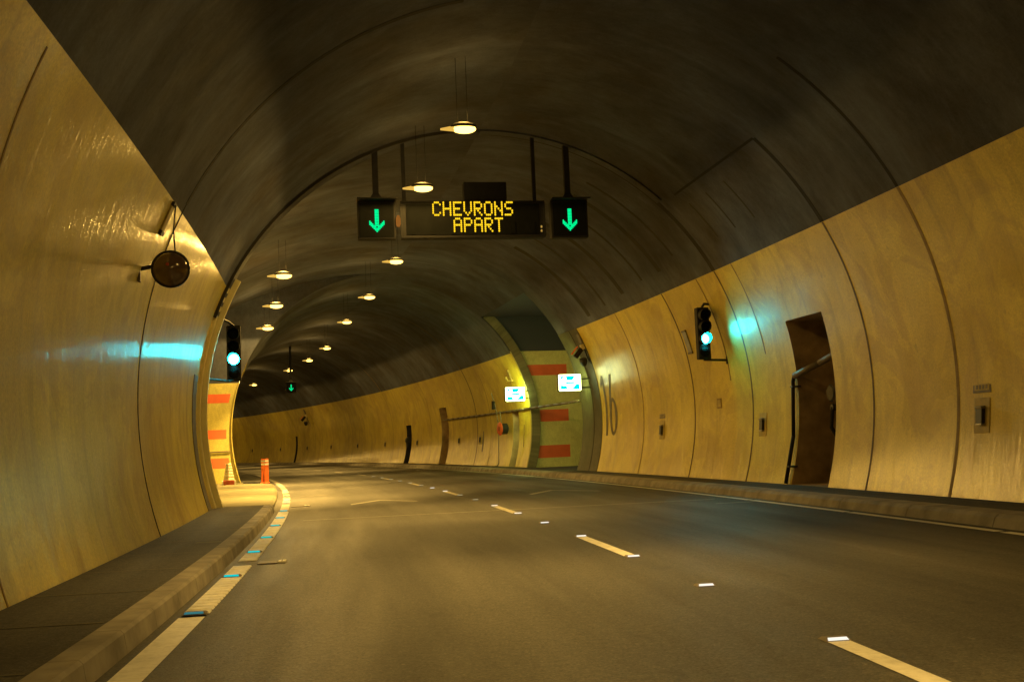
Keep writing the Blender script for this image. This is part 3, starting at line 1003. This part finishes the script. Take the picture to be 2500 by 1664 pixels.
make_signal(road_frame(22.3, 7.42, 3.22), "black traffic light showing green on an arm off the right wall",
            [[(-0.02, 0.06, -0.56), (0.50, 0.06, -0.58)], [(0.0, 0.06, 0.55), (0.06, 0.06, 0.63), (0.16, 0.06, 0.62), (0.38, 0.06, 0.56)],
             [(0.50, 0.06, -0.50), (0.50, 0.06, -0.66)], [(0.50, 0.06, -0.52), (0.57, 0.10, -0.52)], [(0.50, 0.06, -0.64), (0.57, 0.10, -0.64)]])
make_signal(road_frame(22.4, -2.255, 3.06), "black traffic light showing green at the mouth of the lay-by on the left",
            [[(0.0, 0.06, 0.54), (-0.08, -0.2, 0.60), (-0.28, -0.93, 0.62)], [(0.0, 0.06, -0.54), (-0.1, -0.3, -0.57), (-0.46, -0.93, -0.55)]], 'greenleft')

# ------------------------------------------------------------------ small things fixed on the left wall
dm = empty("round_dome", road_frame(13.4, -2.275, 3.295, 0.10))
MB().lathe([(0.205, 0.02), (0.21, 0.0), (0.20, -0.02), (0.185, -0.055), (0.15, -0.095), (0.10, -0.125), (0.05, -0.14), (0.006, -0.145)], (0, 0, 0), (0, 1, 0), 32).build("dome", MAT['mirror'], dm, smooth=True)
MB().lathe([(0.195, -0.012), (0.222, -0.02), (0.222, 0.02), (0.195, 0.03)], (0, 0, 0), (0, 1, 0), 32, caps=False).build("rim", MAT['dark'], dm, smooth=True)
MB().lathe([(0.19, 0.01), (0.12, 0.09), (0.05, 0.12)], (0, 0, 0), (0, 1, 0), 24).build("back_shell", MAT['dark'], dm, smooth=True)
MB().tube([(-0.05, 0.08, 0.02), (-0.20, 0.10, 0.05), (-0.36, 0.12, 0.02)], 0.025).build("bracket", MAT['dark'], dm)
MB().box((-0.36, 0.12, 0.02), (0.03, 0.14, 0.30)).build("mount_plate", MAT['grey'], dm)
MB().ellipsoid((-0.03, -0.150, 0.035), (0.02, 0.01, 0.02), 10, 6).build("painted_reflection", MAT['orange_red'], dm, smooth=True)  # amber reflection on the dome, modelled as a small orange spot
tag(dm, "round dark glossy dome on a bracket beside the joint of the left wall", "dome")
cb = MB()
pts = [W(13.62, dside(4.10, -1, 0.04), 4.10), W(13.55, dside(4.08, -1, 0.09), 4.08), W(13.42, dside(3.95, -1, 0.15), 3.95), W(13.38, dside(3.75, -1, 0.22), 3.75), W(13.40, -2.22, 3.50)]
cb.tube(pts, 0.008, 6)
tag(cb.build("cable", MAT['dark']), "thin black cable curving down the left wall to the round dome", "cable")
cv = empty("junction_cover", wall_frame(13.78, 3.98, -1))
MB().box((0, 0.012, 0), (0.16, 0.024, 0.36)).build("cover", MAT['tagface'], cv, bevel=0.006)
MB().box((0, 0.02, -0.19), (0.17, 0.04, 0.05)).build("end_clip", MAT['dark'], cv)
MB().box((0, 0.02, 0.19), (0.17, 0.04, 0.05)).build("end_clip", MAT['dark'], cv)
tag(cv, "long narrow cover plate high on the left wall above the round dome", "cover plate")

# ------------------------------------------------------------------ wall marker boxes along the right wall
def make_marker(with_tag):
    root = empty("wall_marker", Matrix.Identity(4))
    MB().box((0, 0.006, 0), (0.36, 0.012, 0.46)).build("back_plate", MAT['tagface'], root, bevel=0.003)
    b = MB()
    b.box((0, 0.03, -0.01), (0.15, 0.06, 0.20))
    b.build("lamp_box", MAT['dark'], root, bevel=0.008)
    MB().box((0, 0.035, 0.105), (0.16, 0.075, 0.03), Matrix.Rotation(-0.3, 3, 'X')).build("hood", MAT['steel'], root, bevel=0.004)
    MB().box((0, 0.032, -0.12), (0.14, 0.06, 0.02)).build("sill", MAT['steel'], root)
    if with_tag:
        t = MB().box((0, 0.008, 0.37), (0.42, 0.016, 0.15)).build("name_plate", MAT['grey'], root, bevel=0.003)
        l = MB()
        l.box((0, 0.0175, 0.37), (0.34, 0.003, 0.085))
        l.build("plate_field", MAT['tagface'], t)
        tx = MB()
        for k in range(4):
            tx.box((-0.11 + k * 0.073, 0.020, 0.37), (0.045, 0.003, 0.055))
        tx.build("lettering", MAT['grey'], t)
    return root
mk = [13.54, 20.81, 26.87, 34.0, 48.08, 51.87, 60.41, 67.87, 74.87, 82.07, 88.92, 96.9, 105.6]
mk = [s for s in mk if not 33 < s < 41]
pm, pt = None, None
for i, s in enumerate(mk):
    tg = i in (0, 2)
    if tg and pt is None: pt = make_marker(True); o = pt
    elif not tg and pm is None: pm = make_marker(False); o = pm
    else: o = copy_tree(pt if tg else pm)
    o.matrix_world = wall_frame(s, 1.24 if i else 1.20, 1)
    tag(o, f"small dark marker box on the right wall{' below a name plate' if tg else ''}, {ORD[i]} from the camera", "wall box", "marker boxes along the right wall")

# slim slot plate near the hose
sp = empty("slot_plate", wall_frame(47.6, 1.15, 1))
MB().box((0, 0.01, 0), (0.16, 0.02, 1.15)).build("plate", MAT['grey'], sp, bevel=0.003)
MB().lathe([(0.09, 0), (0.09, 0.02), (0.06, 0.03)], (0, 0.0, 0.72), (0, 1, 0), 14).build("roundel", MAT['tagface'], sp)
tag(sp, "tall narrow grey slot plate on the right wall left of the hose reel", "slot plate")
sp2 = empty("slot_plate", wall_frame(41.25, 1.3, 1))
MB().box((0, 0.01, 0), (0.12, 0.02, 0.85)).build("plate", MAT['seam'], sp2, bevel=0.003)
tag(sp2, "thin brown slot plate between the hose niche and the refuge edge", "slot plate")
fp = empty("flat_plate", wall_frame(24.3, 3.22, 1))
MB().box((0, 0.015, 0), (0.24, 0.03, 0.56)).build("plate", MAT['steel'], fp, bevel=0.004)
MB().box((0, 0.022, 0.26), (0.26, 0.04, 0.04)).build("end_clip", MAT['grey'], fp)
MB().box((0, 0.022, -0.26), (0.26, 0.04, 0.04)).build("end_clip", MAT['grey'], fp)
tag(fp, "grey rectangular plate on the wall left of the right traffic light", "wall plate")
jb = empty("wall_plate", wall_frame(23.1, 1.75, 1))
MB().box((0, 0.006, 0), (0.25, 0.012, 0.22)).build("plate", MAT['seam'], jb, bevel=0.003)
MB().box((0, 0.013, 0), (0.18, 0.004, 0.15)).build("inner_panel", MAT['tagface'], jb)
tag(jb, "faint square plate on the right wall under the traffic light", "wall plate")

# ------------------------------------------------------------------ pipes
pp_ = []
for s in frange(34.0, 54.3, 1.0):
    z = 2.30
    pp_.append(W(s, dside(z, 1, 0.06) if not BAY_R[0] + .2 < s < BAY_R[1] - .2 else dside(z, 1, 0.06), z))
hp = MB().tube(pp_, 0.045, 8)
tag(hp.build("water_pipe", MAT['pipe'], smooth=True), "long level brown pipe crossing the right wall and the refuge opening", "pipe")
NP = [W(19.32, dside(0.14, 1, 0.05), 0.14), W(19.30, dside(1.0, 1, 0.05), 1.0), W(19.28, dside(2.0, 1, 0.05), 2.0), W(19.18, dside(2.08, 1, 0.06), 2.09),
      W(18.6, 8.15, 2.28), W(17.9, 8.45, 2.55)]
np_ = empty("niche_pipe", Matrix.Identity(4))
MB().tube(NP[:4], 0.036, 10).build("riser", MAT['joint'], np_, smooth=True)
MB().tube(NP[3:], 0.06, 10).build("branch", MAT['pipe'], np_, smooth=True)
for z in (0.45, 1.9):
    MB().box(W(19.24, dside(z, 1, 0.03), z), (0.16, 0.16, 0.03)).build("pipe_clip", MAT['dark'], np_)
tag(np_, "dark bent pipe rising beside the big niche and slanting across it", "pipe")
# hydrant valves inside the big niche
eq = empty("hydrant", road_frame(18.45, 8.55, 0.13))
MB().cyl((0, 0, 0), (0, 0, 1.55), 0.07).build("standpipe", MAT['joint'], eq)
MB().lathe([(0.10, 0), (0.14, 0.1), (0.14, 0.45), (0.10, 0.55)], (0, -0.02, 1.35), (0, 0, 1), 14).build("valve_body", MAT['dark'], eq)
MB().cyl((-0.30, 0, 1.35), (0.30, 0.0, 1.30), 0.06).build("outlet", MAT['dark'], eq)
MB().lathe([(0.13, -0.02), (0.16, 0), (0.13, 0.02)], (-0.30, 0, 1.60), (1, 0, 0.0), 16).build("hand_wheel", MAT['dark'], eq)
MB().tube([(-0.28, 0, 1.35), (-0.33, 0, 1.0), (-0.20, -0.05, 0.72), (-0.05, -0.05, 0.60)], 0.035).build("hose", MAT['joint'], eq)
MB().box((0.25, 0.0, 0.5), (0.12, 0.30, 0.9)).build("side_box", MAT['joint'], eq, bevel=0.01)
tag(eq, "dark hydrant valve standing inside the big niche of the right wall", "hydrant")

# ------------------------------------------------------------------ hose reel at the second niche
hr = empty("hose_reel", road_frame(43.2, 7.62, 1.62, 0.25))
MB().lathe([(0.10, -0.02), (0.24, -0.02), (0.27, 0.0), (0.24, 0.03), (0.10, 0.03)], (-0.12, -0.05, 0), (-1.0, 0.05, 0), 24).build("disc", MAT['orange_red'], hr, smooth=True)
MB().lathe([(0.10, 0.0), (0.09, 0.04), (0.01, 0.05)], (-0.12, -0.05, 0), (-1.0, 0.05, 0), 16).build("hub", MAT['brick'], hr)
MB().lathe([(0.22, 0), (0.22, 0.26), (0.16, 0.30)], (-0.10, -0.05, 0), (1.0, -0.05, 0), 20).build("drum", MAT['dark'], hr)
MB().tube([(0.1, 0.2, 0.02), (0.32, 0.25, -0.02), (0.40, 0.25, -0.12)], 0.035).build("arm", MAT['dark'], hr)
MB().tube([(-0.15, 0.0, -0.2), (-0.16, 0.05, -0.8), (-0.16, 0.08, -1.35), (-0.26, 0.05, -1.46), (-0.5, 0.1, -1.47)], 0.018).build("hose", MAT['pipe'], hr)
MB().tube([(-0.10, 0.1, 0.2), (-0.18, 0.15, 0.9), (-0.28, 0.25, 1.45)], 0.022).build("feed_pipe", MAT['pipe'], hr)
MB().tube([(0.05, 0.12, 0.2), (0.02, 0.15, 0.72)], 0.022).build("feed_pipe", MAT['pipe'], hr)
MB().box((-0.24, 0.2, 0.95), (0.1, 0.1, 0.34)).build("valve", MAT['joint'], hr)
tag(hr, "orange red hose reel with black drum on the wall beside its narrow niche", "hose reel")
nb = empty("niche_box", road_frame(62.3, 7.95, 1.3))
MB().lathe([(0.16, 0), (0.2, 0.05), (0.2, 0.25)], (0, -0.15, 0.1), (0, 1, 0), 14).build("drum", MAT['dark'], nb)
MB().box((0.0, 0.05, -0.1), (0.25, 0.3, 0.35)).build("case", MAT['dark'], nb)
tag(nb, "dark hose drum in the narrow far niche of the right wall", "hose drum")

# ------------------------------------------------------------------ backlit blue signs
def make_sign(s, d, z, w, h, label, reach):
    root = empty("lit_sign", road_frame(s, d, z, 0.0))
    def rr(w, h, r):
        out = []
        for cx, cz, a0 in ((w / 2 - r, h / 2 - r, 0), (-w / 2 + r, h / 2 - r, 90), (-w / 2 + r, -h / 2 + r, 180), (w / 2 - r, -h / 2 + r, 270)):
            for k in range(5):
                t = math.radians(a0 + 22.5 * k)
                out.append((cx + r * math.cos(t), cz + r * math.sin(t)))
        return out
    MB().prism(rr(w + 0.03, h + 0.03, 0.04), 0.0, 0.14).build("case", MAT['dark'], root)
    MB().prism(rr(w, h, 0.035), -0.008, 0.0).build("lit_rim", MAT['signrim'], root)
    MB().prism(rr(w * 0.90, h * 0.86, 0.02), -0.012, -0.006).build("lit_face", MAT['signwhite'], root)
    b = MB()
    def poly(pts):
        cx, cz = sum(p[0] for p in pts) / len(pts), sum(p[1] for p in pts) / len(pts)
        b.prism([((cx + (x - cx) * 1.22) * w, (cz + (z_ - cz) * 1.22) * h) for x, z_ in pts], -0.016, -0.011)
    poly([(-0.15, 0.385), (0.20, 0.385), (0.11, 0.18), (-0.11, 0.16)])
    poly([(-0.42, 0.38), (-0.24, 0.38), (-0.37, 0.20)])
    poly([(-0.15, 0.05), (0.17, 0.05), (0.17, -0.06), (-0.15, -0.06)])
    poly([(-0.41, -0.38), (-0.14, -0.38), (-0.17, -0.21), (-0.39, -0.17)])
    poly([(0.10, -0.38), (0.41, -0.38), (0.41, -0.14), (0.29, -0.12)])
    b.build("blue_pictogram", MAT['signblue'], root)
    MB().prism(rr(w, h, 0.035), 0.14, 0.148).build("added_back_glow", MAT['signbackfill'], root)  # glowing back added to brighten the refuge end wall
    MB().tube([(w / 2 - 0.02, 0.07, 0.10), (w / 2 + reach, 0.12, 0.12)], 0.02).build("bracket", MAT['dark'], root)
    MB().tube([(w / 2 - 0.02, 0.07, -0.16), (w / 2 + reach, 0.12, -0.15)], 0.02).build("bracket", MAT['dark'], root)
    return tag(root, label, "sign", "backlit blue signs at the refuge")
make_sign(32.6, 7.21, 2.81, 0.70, 0.50, "larger backlit blue and white sign on the near edge of the refuge opening", 0.33)
make_sign(40.0, 7.35, 2.84, 0.74, 0.52, "smaller backlit blue and white sign on the far edge of the refuge opening", 0.18)

# ------------------------------------------------------------------ cameras on the wall
def make_camera(mat4, label, sc=1.0):
    root = empty("wall_camera", mat4)
    MB().box((0, 0.03, 0.28 * sc), (0.22 * sc, 0.06, 0.30 * sc)).build("junction_box", MAT['grey'], root, bevel=0.006)
    MB().box((0, 0.07, 0.02), (0.14 * sc, 0.10, 0.16 * sc)).build("white_bracket", MAT['cream'], root, bevel=0.006)
    MB().box((0, 0.26 * sc, -0.10), (0.13 * sc, 0.32 * sc, 0.13 * sc), Matrix.Rotation(-0.5, 3, 'X')).build("camera_body", MAT['joint'], root, bevel=0.01)
    MB().box((0, 0.34 * sc, 0.02), (0.16 * sc, 0.30 * sc, 0.02), Matrix.Rotation(-0.5, 3, 'X')).build("sun_shield", MAT['orange'], root)
    MB().lathe([(0.11 * sc, 0), (0.12 * sc, 0.1), (0.07 * sc, 0.22 * sc)], (0, 0.20 * sc, -0.30 * sc), (0.2, 0.2, -1), 14).build("housing", MAT['dark'], root)
    MB().tube([(0, 0.02, 0.1), (0.04, 0.05, -0.35 * sc), (0.0, 0.02, -0.6 * sc)], 0.018).build("cable", MAT['dark'], root)
    return tag(root, label, "camera", "cameras on the right wall")
make_camera(wall_frame(32.1, 3.85, 1), "camera cluster with orange shield on the wall above the larger blue sign", 1.0)
make_camera(wall_frame(87.6, 3.75, 1), "dark camera high on the far right wall beyond the niches", 1.3)
ar = empty("wall_bracket", wall_frame(41.7, 3.55, 1))
MB().box((0, 0.04, 0.1), (0.16, 0.08, 0.5)).build("arm", MAT['seam'], ar, bevel=0.01)
MB().tube([(0, 0.06, -0.1), (-0.12, 0.22, -0.05), (-0.12, 0.24, 0.12)], 0.035).build("hook", MAT['seam'], ar)
tag(ar, "brown hooked bracket on the wall above the smaller blue sign", "bracket")

# ------------------------------------------------------------------ cone and marker panel in the lay-by
cn = empty("traffic_cone", road_frame(37.2, -2.95, 0.105))
MB().box((0, 0, 0.07), (0.34, 0.34, 0.14)).build("base_block", MAT['brick'], cn, bevel=0.01)
for x in (-0.195, 0.195):
    MB().box((x, -0.02, 0.065), (0.05, 0.30, 0.13)).build("foot", MAT['white'], cn, bevel=0.008)
MB().lathe([(0.17, 0.14), (0.145, 0.22), (0.075, 0.66), (0.06, 0.68)], (0, 0, 0), (0, 0, 1), 4).build("body", MAT['cream'], cn)
for z in (0.18, 0.29, 0.38, 0.47, 0.56, 0.65):
    r = 0.165 - (z - 0.16) * 0.17
    MB().lathe([(r + 0.012, z - 0.026), (r + 0.012, z + 0.018), (r - 0.008, z + 0.022)], (0, 0, 0), (0, 0, 1), 4).build("white_band", MAT['white'], cn)
tag(cn, "white banded cone on a red base by the striped lay-by wall", "cone")
mp = empty("marker_panel", road_frame(37.3, -1.81, 0.09))
p1 = MB()
p1.add([(-0.12, 0, 0.0), (0.0, -0.10, 0.0), (0.12, 0, 0.0), (0.12, 0.02, 0.0), (0.0, -0.08, 0.0), (-0.12, 0.02, 0.0),
        (-0.12, 0, 0.80), (0.0, -0.10, 0.80), (0.12, 0, 0.80), (0.12, 0.02, 0.80), (0.0, -0.08, 0.80), (-0.12, 0.02, 0.80)],
       [(0, 1, 7, 6), (1, 2, 8, 7), (2, 3, 9, 8), (3, 4, 10, 9), (4, 5, 11, 10), (5, 0, 6, 11), (6, 7, 8, 9, 10, 11)])
p1.build("panel", MAT['orange'], mp)
for z in (0.72, 0.62):
    b = MB()
    b.add([(-0.123, -0.003, z - 0.03), (0.0, -0.104, z - 0.03), (0.123, -0.003, z - 0.03), (-0.123, -0.003, z + 0.03), (0.0, -0.104, z + 0.03), (0.123, -0.003, z + 0.03)],
          [(0, 1, 4, 3), (1, 2, 5, 4)])
    b.build("white_band", MAT['white'], mp)
MB().add([(-0.06, -0.055, 0.45), (0.03, -0.083, 0.02), (-0.02, -0.092, 0.02), (-0.075, -0.043, 0.05)], [(0, 1, 2, 3)]).build("slit", MAT['brick'], mp)
MB().box((0.0, -0.04, 0.015), (0.30, 0.22, 0.03)).build("base", MAT['orange'], mp, bevel=0.006)
tag(mp, "upright orange marker panel with two white bands on the lay-by edge", "marker panel")
